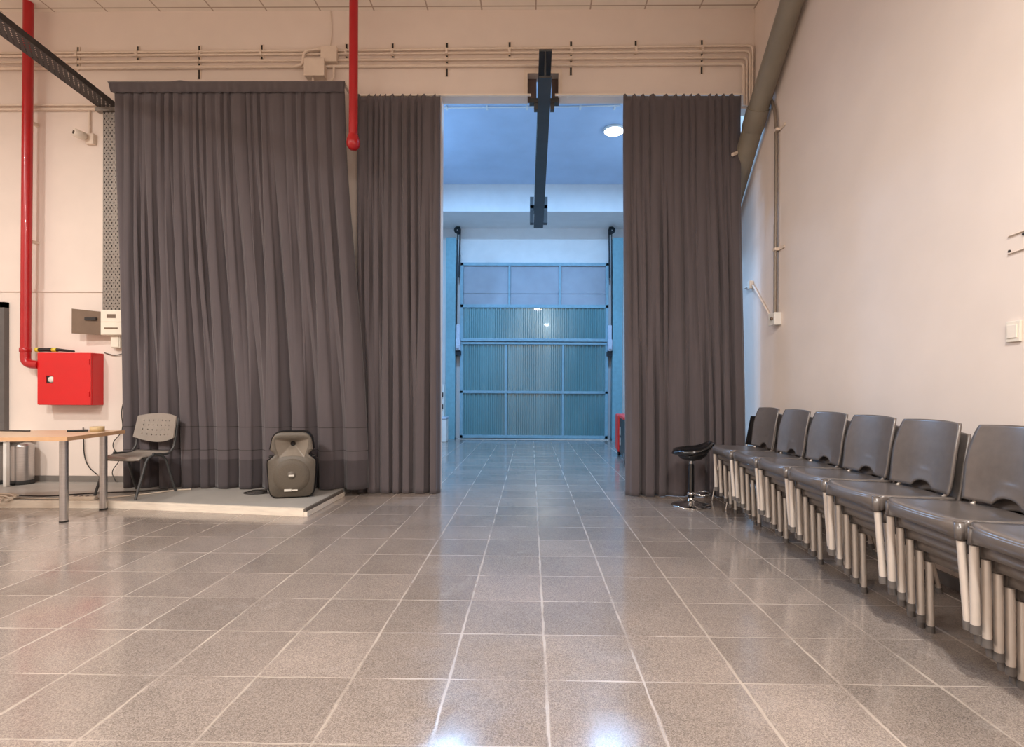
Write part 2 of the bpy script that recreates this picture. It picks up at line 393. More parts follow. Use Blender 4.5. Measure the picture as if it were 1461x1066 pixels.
# ------------------------------------------------------------------ wall pipes
PY = WY-.03
def pipe(label, pts, r, m='cream', rr=.06, name='conduit_pipe', cat='pipe', group=None):
    return tag(MB().tube(arc(pts, rr), r, 10).build(name, M[m]), label, cat, group)
GP = 'cream conduit pipes along the front wall'
pipe('topmost of the four cream conduits running above the curtains', [(-7.9, PY, 5.155), (-2.62, PY, 5.178), (2.555, PY, 5.222), (2.555, PY, 4.52)], .013, group=GP)
pipe('second from top of the four cream conduits above the curtains', [(-7.9, PY, 5.12), (2.525, PY, 5.158), (2.525, PY, 4.52)], .013, group=GP)
pipe('third from top of the four cream conduits above the curtains', [(-7.9, PY, 5.047), (2.49, PY, 5.084), (2.49, PY, 4.52)], .014, group=GP)
pipe('lowest and thickest of the four cream conduits above the curtains', [(-7.9, PY-.003, 4.972), (2.455, PY-.003, 5.010), (2.455, PY-.003, 4.52)], .018, group=GP)
pipe('upper of the two cream conduits ending at the cable tray, left of the curtains', [(-7.9, PY, 4.545), (-5.09, PY, 4.548)], .014, group=GP)
pipe('lower of the two cream conduits ending at the cable tray, left of the curtains', [(-7.9, PY, 4.496), (-5.09, PY, 4.498)], .016, group=GP)
pipe('short cream conduit dropping to the security camera', [(-5.262, PY+.01, 4.49), (-5.262, PY+.01, 4.20)], .011, group=GP)
pipe('short cream loop of conduit below the lower junction box', [(-2.58, PY-.02, 4.845), (-2.58, PY-.02, 4.79), (-2.335, PY-.02, 4.80), (-2.335, PY-.02, 4.98)], .013, group=GP, rr=.09)
pipe('bent cream conduit swerving into the upper junction box', [(-2.79, PY-.035, 4.975), (-2.70, PY-.035, 4.99), (-2.68, PY-.035, 5.16), (-2.46, PY-.035, 5.18)], .016, group=GP, rr=.09)
pipe('thin white wire rising from the upper junction box to the ceiling', [(-2.40, PY+.02, 5.19), (-2.37, PY+.02, 5.45), (-2.395, PY+.02, CZ)], .004, 'cream', name='wire', cat='wire')
# clamps
tall = {-3.956: 1, -1.012: 1, .446: 1, 1.974: 1, -5.41: 1}
for i, x in enumerate((-5.41, -4.69, -3.956, -3.208, -2.20, -1.653, -1.012, -.274, .446, 1.203, 1.974)):
    s = (x+6)*.0075
    z1 = 5.245+s; z0 = (4.85 if x in tall else 5.08)+s
    if x == -5.41: z0 = 4.98
    c = thing('pipe_clamp', '%s pipe clamp, %s from the left along the cream conduits' % ('tall' if x in tall else 'short', ORD[i]), 'clamp', (x, WY, z0), group='clamps holding the wall conduits')
    k = MB().box((-.022, -.012, 0), (-.012, 0, z1-z0)).box((.012, -.012, 0), (.022, 0, z1-z0)).box((-.012, -.003, 0), (.012, 0, z1-z0), 1)
    k.build('channel', [M['cream'], M['dark']], c)
    for zz in ((5.155, 5.12, 5.047, 4.972) if x in tall else (5.155, 5.12)):
        zc = zz+(x+7.9)*.0037
        MB().box((-.016, -.052, zc-z0-.017), (.016, -.002, zc-z0+.017), bev=.006).build('saddle', M['cream'], c)
# junction boxes
for lab, x0, x1, z0, z1 in (('lower left of the two cream junction boxes on the conduits', -2.663, -2.432, 4.847, 5.043), ('upper right of the two cream junction boxes on the conduits', -2.475, -2.293, 5.026, 5.198)):
    j = thing('junction_box', lab, 'junction box', ((x0+x1)/2, WY, z0), group='junction boxes'); xm = (x0+x1)/2; d = .105 if x0 < -2.6 else .085
    MB().box((x0-xm, -d+.012, 0), (x1-xm, 0, z1-z0), bev=.006).build('box_body', M['cream'], j)
    MB().box((x0-xm-.004, -d, -.004), (x1-xm+.004, -d+.012, z1-z0+.004), bev=.004).build('box_lid', M['cream'], j)

# ------------------------------------------------------------------ red pipes
rp = thing('fire_pipe', 'red water pipe running down the wall to the red hose cabinet', 'pipe', (-5.9, 5.97, 0))
MB().tube(arc([(.03, 0, CZ), (0.0, 0, 1.47), (.166, 0, 1.455)], .10, 8), .05, 18).build('pipe_run', M['red'], rp)
MB().lathe([(.05, 0), (.056, .005), (.056, .05), (.05, .055)], (.0, 0, 1.60), 18).build('elbow_collar', M['red'], rp)
for z in (2.9, 4.3): MB().box((-.02, .04, z), (.02, .148, z+.03)).build('wall_bracket', M['cream'], rp)
rq = thing('fire_pipe', 'red pipe hanging down in front of the gap between two curtains', 'pipe', (-1.94, 5.60, 3.75))
MB().lathe([(.045, 0), (.085, 0), (.085, -.02), (.045, -.02)], (0, 0, CZ-3.75), 20).build('ceiling_flange', M['red'], rq)
MB().tube(arc([(0, 0, CZ-3.75), (.0, 0, .12), (.0, .07, .115)], .05, 8), .047, 18).build('pipe_run', M['red'], rq)
MB().lathe([(0, -.078), (.04, -.07), (.066, -.035), (.072, 0), (.066, .04), (.050, .09)], (0, 0, .11), 20).build('elbow_cap', M['red'], rq)

# ------------------------------------------------------------------ red hose cabinet
hc = thing('hose_cabinet', 'bright red fire hose cabinet on the wall above the table', 'cabinet', (-5.4175, WY+.001, .99))
MB().box((-.3175, -.163, 0), (.3175, 0, .61), bev=.006).build('cabinet_body', M['redcab'], hc)
dr = MB(); X0, X1, Z0, Z1 = -.314, .314, .005, .605; hx0, hx1, hz0, hz1 = -.2175, -.1275, .252, .342
for a, b in (((X0, Z0), (hx0, Z1)), ((hx1, Z0), (X1, Z1)), ((hx0, Z0), (hx1, hz0)), ((hx0, hz1), (hx1, Z1))):
    dr.box((a[0], -.178, a[1]), (b[0], -.1635, b[1]))
door = dr.build('cabinet_door', M['redcab'], hc)
MB().box((hx0, -.1645, hz0), (hx1, -.1632, hz1)).build('latch_recess', M['dark'], door)
MB().lathe([(0, -.012), (.032, -.012), (.036, 0)], (-.160, -.166, .297), 20, axis='Y').build('latch_disc', M['pale'], door)
for z in (.10, .47): MB().tube([(.294, -.18, z), (.294, -.18, z+.06)], .008, 8).build('hinge', M['redcab'], door)
tag(MB().tube([(-5.80, 6.0, 1.634), (-5.70, 6.0, 1.635), (-5.62, 6.0, 1.635), (-5.52, 6.0, 1.634), (-5.35, 6.0, 1.618)], [.024, .022, .024, .018, .011], 14).build('torch_body', M['black']), 'black torch-like stick with yellow bands lying on the red cabinet', 'torch')
tb = bpy.data.objects['torch_body']; tb.name = 'torch'
for x0, x1, r in ((-5.803, -5.765, .027), (-5.605, -5.555, .026)):
    MB().lathe([(.01, 0), (r, 0), (r, x1-x0), (.01, x1-x0)], (x0, 6.0, 1.634), 14, axis='X').build('yellow_band', M['yellow'], tb)

# ------------------------------------------------------------------ cable trays
def perf_plate(mb, L, W_, mapf, nl=.034, nw=.0205):
    """flat plate with real staggered slots: mapf(l, w) -> point"""
    R = int(L/nl); C = int(W_/nw); ls = []
    for i in range(R): ls += [i*nl, i*nl+.016]
    ls.append(R*nl); ws = []
    for j in range(C): ws += [j*nw, j*nw+.011]
    ws.append(C*nw)
    V = [[mapf(a, b*W_/(C*nw)) for b in ws] for a in ls]; o = len(mb.v); nb = len(ws)
    mb.v += [tuple(p) for r in V for p in r]
    for i in range(len(ls)-1):
        for j in range(len(ws)-1):
            if i % 2 == 1 and j % 2 == 1 and 0 < j < len(ws)-2 and ((i//2+j//2) % 2 == 0): continue
            mb.f.append([o+i*nb+j, o+i*nb+j+1, o+(i+1)*nb+j+1, o+(i+1)*nb+j]); mb.mi.append(0); mb.sm.append(False)
ct = thing('cable_tray', 'perforated metal cable tray dropping down the wall to the meter box', 'cable tray', (-4.955, WY, 2.10))
b = MB(); perf_plate(b, 2.36, .225, lambda l, w: (-.1125+w, -.055, l)); b.build('tray_plate', M['galv'], ct, solid=.002)
for sx in (-1, 1): MB().box((sx*.1125-.0015, -.055, 0), (sx*.1125+.0015, -.003, 2.36)).build('tray_flange', M['flange'], ct)
MB().tube([(-.04, -.025, .0), (-.04, -.025, 2.3)], .012, 8).tube([(.0, -.025, .0), (.0, -.025, 2.3)], .014, 8).tube([(.05, -.025, .0), (.05, -.025, 2.3)], .012, 8).build('cable_bundle', M['cable'], ct)
a0 = Vector((-5.02, 6.06, 4.50)); dirv = Vector((.095, -1, 0)).normalized(); perp = Vector((1, .095, 0)).normalized()
oh = thing('cable_tray', 'perforated metal cable tray slanting overhead from the wall at upper left', 'cable tray', a0)
b = MB(); perf_plate(b, 2.6, .2, lambda l, w: dirv*l+perp*(w-.1)); b.build('tray_plate', M['flange'], oh, solid=.002)
for sx in (-1, 1):
    p, q = perp*(.1*sx), perp*(.1*sx)+dirv*2.6
    w2 = perp*.0015
    vs = [p-w2, p+w2, q+w2, q-w2]; vs = vs+[v+Vector((0, 0, .062)) for v in vs]
    MB().add(vs, [(0, 1, 2, 3), (4, 7, 6, 5), (0, 4, 5, 1), (1, 5, 6, 2), (2, 6, 7, 3), (3, 7, 4, 0)]).build('tray_flange', M['flange'], oh)
tz = MB()
for l in (1.9,): 
    for s_ in (-.09, .09):
        p = dirv*l+perp*s_; tz.tube([p, p+Vector((0, 0, CZ-4.50))], .006, 8)
tz.build('hanger_rod', M['galv'], oh)
MB().box((-.13, -.02, -.045), (.12, .05, .0)).build('end_bracket', M['galv'], oh)
# meter box
mb_ = thing('meter_box', 'white plastic meter box with brown cover swung open, left of the curtains', 'electrical box', (-4.905, WY, 1.81))
MB().box((-.137, -.12, 0), (.137, 0, .298), bev=.01).build('box_body', M['pnl'], mb_)
MB().box((-.127, -.127, .155), (.127, -.119, .288), bev=.003).build('upper_cover', M['pnl'], mb_)
MB().box((-.127, -.127, .010), (.127, -.119, .148), bev=.003).build('lower_cover', M['pnl'], mb_)
MB().box((-.055, -.130, .20), (.05, -.1265, .245)).build('window_slot', M['smoke'], mb_)
MB().box((-.085, -.130, .07), (.075, -.1265, .09)).build('breaker_slot', M['smoke'], mb_)
cv = MB().add([(-.445, -.155, .015), (-.137, -.122, .003), (-.137, -.122, .275), (-.445, -.155, .305), (-.445, -.143, .015), (-.137, -.110, .003), (-.137, -.110, .275), (-.445, -.143, .305)], [(0, 1, 2, 3), (7, 6, 5, 4), (0, 4, 5, 1), (1, 5, 6, 2), (2, 6, 7, 3), (3, 7, 4, 0)])
cov = cv.build('hinged_cover', M['smoke'], mb_)
MB().box((-.30, -.150, .17), (-.17, -.128, .205)).build('cover_window', M['dark'], cov)
sk = tag(MB().box((-4.962, WY-.07, 1.665), (-4.848, WY, 1.806), bev=.008).box((-4.95, WY-.076, 1.675), (-4.86, WY-.07, 1.797)).build('switch_box', M['pnl']), 'small white box right under the meter box', 'electrical box')

# ------------------------------------------------------------------ security camera
cm = thing('security_camera', 'small cream bullet security camera high on the left wall', 'camera', (-5.24, WY, 4.08))
MB().box((-.05, -.05, 0), (.05, 0, .125), bev=.008).build('mount_box', M['cream'], cm)
dv = Vector((-.42, -.85, .10)).normalized(); p0 = Vector((-.03, -.05, .07))
MB().tube([p0, p0+dv*.02, p0+dv*.12, p0+dv*.125], [.02, .046, .046, .038], 18).build('camera_barrel', M['creamlt'], cm)
MB().tube([p0+dv*.118, p0+dv*.130], .022, 16).build('lens', M['blackgl'], cm)

# ------------------------------------------------------------------ steel hoist beam
hb = thing('hoist_beam', 'dark grey steel beam running overhead through the lintel into the passage', 'beam', (.137, 5.67, 4.60))
L = 5.25
def tap(y): return .07+(.028)*y/L
b = MB()
for z0, z1 in ((0, .022), (.29, .312)):
    vs = [(-tap(0), 0, z0), (tap(0), 0, z0), (tap(L), L, z0), (-tap(L), L, z0)]; vs += [(x, y, z1) for x, y, _ in vs]
    b.add(vs, [(3, 2, 1, 0), (4, 5, 6, 7), (0, 1, 5, 4), (1, 2, 6, 5), (2, 3, 7, 6), (3, 0, 4, 7)])
b.box((-.006, 0, .022), (.006, L, .29))
b.build('i_beam', M['steel'], hb)
k = MB()
for s_ in (-1, 1):
    k.box((s_*.074, .47, -.005), (s_*.175, .55, .045)); k.box((s_*.074, .48, -.085), (s_*.12, .54, -.005))
k.build('lintel_bracket', M['steel'], hb)
k = MB()
for s_ in (-1, 1): k.box((s_*.10, 4.95, .02), (s_*.18, 5.10, .55)); 
k.box((-.18, 4.95, .312), (.18, 5.10, .38))
k.build('far_bracket', M['steel'], hb)

# ------------------------------------------------------------------ right wall services
dp = thing('drain_pipe', 'fat grey pipe sloping down the right wall into the passage', 'pipe', (2.46, 5.5, 4.5))
ax0 = Vector((2.46, 4.30, 5.50)); ax1 = Vector((2.46, 5.72, 4.27)); ax2 = Vector((2.47, 6.95, 3.02)); o_ = Vector((2.46, 5.5, 4.5))
MB().tube([ax0-o_+(ax0-ax1).normalized()*.25, ax1-o_], .108, 24).build('upper_length', M['pvc'], dp)
MB().tube([ax1-o_+(ax0-ax1).normalized()*.02, ax1-o_+(ax2-ax1)*.10, ax1-o_+(ax2-ax1)*.12], [.120, .120, .110], 24).build('socket_collar', M['pvc'], dp)
MB().tube([ax1-o_, ax2-o_], .110, 24).build('lower_length', M['pvc'], dp)
h = MB().tube([ax1-o_+(ax2-ax1)*.26+Vector((-.10, -.02, .0)), ax1-o_+(ax2-ax1)*.26+Vector((-.17, -.06, -.04))], .02, 10); h.build('hook', M['cream'], dp)
cd = thing('conduit', 'grey metal conduit rising on the right wall to the fat sloping pipe', 'pipe', (RX-.003, 5.48, 1.95))
MB().tube(arc([(-.04, .24, 2.55), (-.03, .04, 2.24), (-.03, .01, 1.95), (-.03, 0, .05)], .25, 8), .017, 12).build('conduit_run', M['conduit'], cd)
MB().tube([(-.03, .012, 1.0), (-.03, 0, .05)], .0175, 12).build('conduit_sleeve', M['conduit'], cd)
for z in (1.97, .72):
    MB().box((-.012, -.13, z), (0, .03, z+.03)).box((-.05, -.03, z), (0, .03, z+.03), bev=.004).build('pipe_clip', M['cream'], cd)
jb = thing('junction_box', 'white junction box at the foot of the grey conduit on the right wall', 'junction box', (RX+.001, 5.46, 1.89))
MB().box((-.075, -.05, 0), (0, .09, .13), bev=.006).build('box_body', M['wht'], jb)
MB().lathe([(.0, -.02), (.016, -.02), (.016, 0)], (-.076, -.01, .065), 14, axis='X').build('cap', M['smoke'], jb)
MB().tube(arc([(-.012, .07, -.02), (-.012, .60, .49), (-.012, .82, .49)], .05), .012, 10).build('branch_conduit', M['cream'], cd)
tag(MB().box((RX-.05, 6.09, 2.40), (RX, 6.15, 2.49), bev=.006).build('pipe_clip', M['creamlt']), 'small cream clip on the right wall by the curtain edge', 'clip')
sw = thing('light_switch', 'cream light switch plate on the right wall above the chairs', 'switch', (RX, 2.815, 1.47))
MB().box((-.014, -.042, 0), (0, .042, .112), bev=.004).build('switch_plate', M['pnl'], sw)
MB().box((-.019, -.028, .02), (-.0135, .028, .092), bev=.003).build('rocker', M['creamlt'], sw)
for lab, z in (('upper of the two small brackets on the right wall', 2.045), ('lower of the two small brackets on the right wall', 1.95)):
    q = thing('wall_bracket', lab, 'bracket', (RX, 2.8, z))
    MB().tube([(-.006, .055, .0), (-.006, -.30, .018)], .0045, 6).build('bracket_strip', M['cream'], q)
    MB().lathe([(0, -.006), (.007, -.006), (.007, 0)], (0, .05 if z < 2 else -.03, -.012 if z > 2 else .014), 10, axis='X').build('screw', M['dark'], q)

# ------------------------------------------------------------------ passage: gate, posts, motors
GF = GY-.12
gt = thing('garage_gate', 'big teal metal garage gate with ribbed panels at the passage end', 'gate', (.06, GF, 0))
gx0, gx1 = -1.78, 1.80
def rib(x0, x1, z0, z1, pitch=.105, d=.022):
    b = MB(); xs = []; x = x0; up = 0
    rowsx = []
    while x < x1-.001:
        for q, dd in ((0, 0), (.40, 0), (.52, -d), (.88, -d)):
            xx = x+q*pitch
            if xx < x1: rowsx.append((xx, dd))
        x += pitch
    rowsx.append((x1, 0))
    b.grid([[(a, dd, z0) for a, dd in rowsx], [(a, dd, z1) for a, dd in rowsx]], smooth=False)
    return b
rib(gx0+.06, gx1-.06, 2.40, 3.20).build('ribbed_panel', M['gate'], gt, solid=.003)
rib(gx0+.06, gx1-.06, .08, 2.36).build('ribbed_panel', M['gate'], gt, solid=.003)
for x0, x1 in ((gx0+.06, -.62), (-.57, .60), (.65, gx1-.06)):
    MB().box((x0, .0, 3.26), (x1, .012, 3.53)).box((x0, .0, 3.54), (x1, .012, 4.22)).build('top_board', M['gatetop'], gt)
f = MB(); T = -.055
for x0, x1, z0, z1 in ((gx0, gx0+.07, .03, 4.27), (gx1-.07, gx1, .03, 4.27)): f.box((x0, T, z0), (x1, .02, z1), bev=.004)
f.build('stile', M['gatefr'], gt)
for nm, z0, z1 in (('top_rail', 4.205, 4.275), ('rail', 3.19, 3.265), ('rail', 1.115, 1.175), ('bottom_rail', .03, .10)):
    MB().box((gx0, T, z0), (gx1, .02, z1), bev=.004).build(nm, M['gatefr'], gt)
MB().box((gx0+.02, T-.04, 2.37), (gx1-.02, .02, 2.44), bev=.006).box((gx0+.02, T-.01, 2.30), (gx1-.02, .02, 2.36), bev=.004).build('lift_rail', M['gatefr'], gt)
for x, z0, z1 in ((-.62, 3.265, 4.205), (.60, 3.265, 4.205), (-.69, .10, 2.30), (.69, .10, 2.30)):
    MB().box((x, T+.01, z0), (x+.05, .02, z1), bev=.003).build('mullion', M['gatefr'], gt)
MB().box((gx0-.03, -.09, 0), (gx1+.03, .02, .012)).build('sill', M['pale'], gt)
for sd, x0, x1, nm in ((-1, -2.06, -1.83, 'left'), (1, 1.95, 2.19, 'right')):
    p = thing('gate_post', 'tall pale teal steel post on the %s side of the garage gate' % nm, 'post', ((x0+x1)/2, GY-.1, 0)); w = (x1-x0)/2
    MB().box((-w, -.16, 0), (w, .095, 4.86), bev=.006).build('post_column', M['post'], p)
    MB().box((-w-.0, -.18, 0), (w+.0, .095, .03)).build('post_foot', M['post'], p)
    x = -1.76 if sd < 0 else 1.885
    q = thing('gate_motor', 'pale motor unit with chain on the %s edge of the garage gate' % nm, 'motor', (x, GY-.19, 2.0))
    MB().box((-.055, -.13, .14), (.055, .02, .42), bev=.02).box((-.042, -.09, .42), (.042, .02, .76), bev=.01).build('motor_housing', M['motor'], q)
    MB().box((-.035, -.17, .18), (.035, -.13, .28), bev=.01).build('motor_cap', M['motor'], q)
    MB().box((-.07, -.06, .02), (.07, .02, .13), bev=.01).build('gear_box', M['chain'], q)
    MB().tube([(sd*.055, -.03, .1), (sd*.03, -.03, 3.02)], .012, 8).tube([(-sd*.005, -.03, 1.9), (-sd*.035, -.03, 3.02)], .018, 8).build('chain', M['chain'], q)
    MB().lathe([(.015, -.03), (.085, -.03), (.085, .0), (.055, 0.003), (.055, -.027)], (sd*.03, -.03, 3.04), 22, axis='Y').box((-.03, -.035, 2.95), (.03, .02, 3.13)).build('pulley', M['chain'], q)
# passage lamp
lp = thing('ceiling_lamp', 'round glowing lamp on the blue passage ceiling', 'lamp', (1.42, 9.08, PZ))
MB().lathe([(0, -.001), (.185, -.001), (.19, -.02), (.185, -.035), (.165, -.04)], (0, 0, 0), 36).build('lamp_rim', M['wht'], lp)
MB().lathe([(.165, -.038), (.15, -.05), (.09, -.058), (0, -.06)], (0, 0, 0), 36).build('lamp_diffuser', M['led'], lp)
b = MB().tube(arc([(-1.75, 8.36, PZ-.012), (.45, 8.34, PZ-.012), (1.4, 8.30, PZ-.012)], .05), .012, 8)
for x in (-1.4, -.75, -.1, .75, 1.3): b.box((x, 8.30, PZ-.03), (x+.03, 8.40, PZ+.001))
tag(b.build('conduit_pipe', M['wallw']), 'thin pale conduit across the blue passage ceiling', 'pipe')
# things standing in the passage
mc = thing('wheeled_machine', 'red and black wheeled machine behind the right curtain', 'machine', (1.47, 8.05, 0), math.radians(-5.2))
MB().box((0, 0, .10), (.55, 1.25, .72), bev=.03).build('machine_body', M['black'], mc)
MB().box((-.03, 1.20, .10), (.56, 1.85, .76), bev=.03).build('red_cowl', M['redm'], mc)
MB().box((-.01, .3, .72), (.54, 1.25, .77), bev=.02).build('red_top', M['redm'], mc)
MB().box((-.006, .95, .42), (.0, 1.10, .56)).box((-.006, .93, .25), (.0, 1.06, .38)).build('pale_decal', M['pale'], mc)
MB().tube(arc([(.08, .25, .70), (.08, .25, .86), (.47, .25, .86), (.47, .25, .70)], .05), .018, 10).build('push_handle', M['black'], mc)
for y in (.2, 1.5):
    for x in (-.01, .50): MB().lathe([(.02, 0), (.10, 0), (.105, .02), (.10, .05), (.02, .05)], (x, y, .105), 20, axis='X').build('wheel', M['blackgl'], mc)
bk = thing('waste_bin', 'pale square bin behind the left curtain edge in the passage', 'bin', (-2.06, 11.9, 0))
MB().box((-.16, -.16, 0), (.14, .16, .52), bev=.02).build('bin_body', M['wht'], bk)
MB().box((-.17, -.17, .52), (.15, .17, .57), bev=.015).build('bin_lid', M['motor'], bk)
for lab, z in (('upper black handle on the pale locker left of the garage gate', 1.0), ('lower black handle on the pale locker left of the garage gate', .70)): pass
lk = thing('wall_locker', 'narrow pale blue locker with two black handles left of the garage gate', 'locker', (-2.14, 12.35, 0))
MB().box((-.18, -.14, 0), (.085, .20, 1.32), bev=.01).build('locker_body', M['wht'], lk)
for z in (1.02, .74): MB().box((-.06, -.18, z), (.075, -.135, z+.11), bev=.01).build('locker_handle', M['black'], lk)

# ------------------------------------------------------------------ left group: table, chair, bins, cables
tbx, tby = -4.794, 4.722
TZ = .765
TR = math.radians(9)
tb = thing('work_table', 'beech topped table with round steel legs under the red cabinet', 'table', (tbx, tby, 0), TR)
MB().box((-1.02, -.40, TZ-.035), (.72, .41, TZ-.003)).build('tabletop', M['wood'], tb)
b = MB()
b.box((-1.022, -.403, TZ-.035), (.723, -.40, TZ)).box((-1.022, .41, TZ-.035), (.723, .413, TZ)).box((.72, -.40, TZ-.035), (.723, .41, TZ)).box((-1.022, -.40, TZ-.035), (-1.02, .41, TZ))
b.build('edging', M['woodedge'], tb)
MB().box((-1.02, -.40, TZ-.003), (.72, .41, TZ)).build('laminate', M['wood'], tb)
LG = ((.618, -.282), (.645, .205), (-.90, -.30), (-.90, .205))
for x, y in LG:
    lg = MB().tube([(x, y, .012), (x, y, TZ-.035)], .032, 20).build('leg', M['brushed'], tb)
    MB().tube([(x, y, 0), (x, y, .014)], .034, 20).build('leg_foot', M['black'], lg)
def ontable(x, y): return (tbx+x*math.cos(TR)-y*math.sin(TR), tby+x*math.sin(TR)+y*math.cos(TR), TZ)
tr = tag(MB().lathe([(.042, 0), (.058, 0), (.058, .048), (.042, .048), (.042, 0)], ontable(.58, .22), 28).build('tape_roll', M['tape']), 'roll of yellowish masking tape on the beech table', 'tape')
tag(MB().tube([ontable(.36, .15), ontable(.50, .22)], .011, 10).build('marker_pen', M['black']).__class__ and bpy.data.objects['marker_pen'], 'black marker pen lying next to the tape roll', 'pen')
bpy.data.objects['marker_pen'].location.z = .011
ck = thing('cable_plug', 'black power lead lying along the back of the beech table', 'cable', ontable(-.75, .28))
MB().tube([(-.05, 0, .018), (.18, .03, .018), (.26, .04, .03)], [.018, .018, .014], 10).build('adapter', M['black'], ck)
MB().tube(arc([(.26, .04, .03), (.32, .05, .012), (.50, .08, .008), (.74, .06, .008)], .06), .007, 8).build('lead', M['cable'], ck)

# perforated chair
pc = thing('visitor_chair', 'grey plastic chair with perforated back standing on the platform', 'chair', (-4.165, 5.40, .07), math.radians(-10))
def seatgrid():
    rows = []
    for i in range(13):
        u = i/12; row = []
        for j in range(15):
            v = j/14*2-1
            w = .235-.02*u; x = w*v; y = -.20+.42*u
            z = .425-.012*(1-v*v)*math.sin(PI*min(1, u+.1))-.03*max(0, (.18-u)/.18)**2+.02*max(0, (u-.85)/.15)
            if abs(v) > .85 and u < .1: y += .02
            row.append((x, y, z))
        rows.append(row)
    return rows
MB().grid(seatgrid()).build('seat', M['perf'], pc, solid=.014)
rows = []
b = MB(); n1, n2 = 29, 19
def bp(u, v):
    x = (.262-.012*u)*v; z = .585+.23*u-.03*(v*v)*(1-u)*0 + (.03*(1-v*v))*(u) - .055*(1-v*v)*(1-u)
    y = .245+.05*u-.045*(v*v)+.02
    return (x, y, z)
us = [0, .10]; vs_ = []
for r in range(4): us += [.22+r*.17, .22+r*.17+.04]
us += [.92, 1.0]
vs_ = [-1]
for c in range(7): vs_ += [-.72+c*.215+.0, -.72+c*.215+.042]
vs_ += [.86, 1]
G = [[bp(u, v) for v in vs_] for u in us]
nb = len(vs_); b.v = [p for r in G for p in r]
for i in range(len(us)-1):
    for j in range(nb-1):
        ri = i >= 2 and i % 2 == 0 and i < 10; cj = j >= 1 and j % 2 == 1 and j < 14
        if ri and cj: continue
        b.f.append([i*nb+j, i*nb+j+1, (i+1)*nb+j+1, (i+1)*nb+j]); b.mi.append(0); b.sm.append(False)
b.build('backrest', M['perf'], pc, solid=.012)
for sx in (-1, 1):
    X = .245*sx
    MB().tube(arc([(X*1.02, -.225, 0), (X, -.09, .40), (X*.98, .02, .435), (X*.98, .17, .415), (X*1.0, .235, .48), (X*1.04, .285, .80)], .10, 6), .0125, 10).build('side_frame', M['steel'], pc)
    MB().tube(arc([(X, -.02, .44), (X, .12, .40), (X*1.04, .25, 0)], .12, 6), .0125, 10).build('rear_leg', M['steel'], pc)
MB().tube([(-.24, .10, .405), (.24, .10, .405)], .011, 8).tube([(-.24, -.1, .402), (.24, -.1, .402)], .011, 8).build('cross_bar', M['steel'], pc)

# steel bins and white side table
for lab, x, y in (('steel waste bin right of the white table leg by the wall', -5.915, 5.95), ('steel waste bin left of the white table leg at the edge of view', -6.20, 5.95)):
    w = thing('pedal_bin', lab, 'bin', (x, y, .07), group='steel bins by the wall')
    MB().lathe([(0, 0), (.108, 0), (.108, .05)], (0, 0, 0), 32).build('bin_base', M['steel'], w)
    MB().lathe([(.105, .05), (.105, .42), (.103, .435)], (0, 0, 0), 32).build('bin_drum', M['brushed'], w)
    MB().lathe([(.107, .435), (.107, .45), (.07, .48), (0, .49)], (0, 0, 0), 32).build('bin_lid', M['brushed'], w)
    MB().box((-.025, -.135, .012), (.025, -.095, .022), bev=.003).build('pedal', M['black'], w)
st = thing('side_table', 'small white table with a slim white leg between the steel bins', 'table', (-6.35, 5.93, .07))
MB().box((-.45, -.20, .51), (.46, .16, .535), bev=.004).build('tabletop', M['wht'], st)
for x in (-.42, .43):
    for y in (-.16, .12):
        if y > 0 and x > 0: continue
        lg = MB().box((x-.02, y-.02, 0), (x+.02, y+.02, .51), bev=.004).build('leg', M['wht'], st)

# cables
def cable(name, lab, pts, r=.006, m='cable', rr=.08, cat='cable'):
    return tag(MB().tube(arc(pts, rr, 5), r, 8).build(name, M[m]), lab, cat)
cable('wall_cable', 'thin dark cable hanging from the white box down behind the chair', [(-4.845, WY-.03, 1.80), (-4.83, WY-.02, 1.70), (-4.80, WY-.02, 1.55), (-4.86, WY-.02, 1.40), (-4.80, WY-.02, 1.15), (-4.88, WY-.02, .93), (-4.84, WY-.02, .68), (-5.0, WY-.03, .52), (-4.85, WY-.04, .35), (-4.98, WY-.04, .20), (-4.9, WY-.06, .08)], .005, rr=.12)
cable('wall_cable', 'thin dark cable curling down the wall behind the table legs', [(-5.33, WY-.02, .72), (-5.32, WY-.02, .40), (-5.27, WY-.03, .26), (-5.15, WY-.03, .16)], .006)
cable('wall_cable', 'thin dark cable from the white box across to the red cabinet', [(-4.86, WY-.02, 1.60), (-4.95, WY-.02, 1.575), (-5.08, WY-.015, 1.61)], .005)
zf = .078
cable('floor_cable', 'pale cable running along the front of the platform under the table', [(-5.75, 5.06+.08, zf), (-5.3, 5.16, zf), (-4.8, 5.13, zf), (-4.35, 5.16, zf), (-4.0, 5.45, zf), (-3.9, 5.62, zf), (-3.75, 5.68, zf)], .007, 'cablew', .15)
cable('floor_cable', 'dark cable snaking over the platform beside the chair feet', [(-5.9, 5.22, zf+.003), (-5.35, 5.28, zf+.003), (-4.95, 5.22, zf+.003), (-4.6, 5.42, zf+.003), (-4.25, 5.50, zf+.003), (-4.0, 5.66, zf+.003)], .007, 'cable', .15)
cl = MB()
for k_ in range(4):
    pts = []
    for a in range(22):
        t = 2*PI*a/21*1.0; rx = .20-.03*k_+.01*math.sin(3*t+k_); pts.append((-5.36+.04*k_+rx*1.15*math.cos(t), 5.01+.03*k_+rx*.35*math.sin(t), .080+.012*k_+(.02 if math.sin(t) < -.6 else 0)))
    cl.tube(pts, .008, 8)
cl.tube(arc([(-5.75, 5.35, .085), (-5.45, 5.2, .10), (-5.2, 5.05, .11), (-5.12, 4.93, .085)], .1), .008, 8)
tag(cl.build('cable_coil', M['cablew']), 'loose coil of pale cable at the platform front under the table', 'cable')
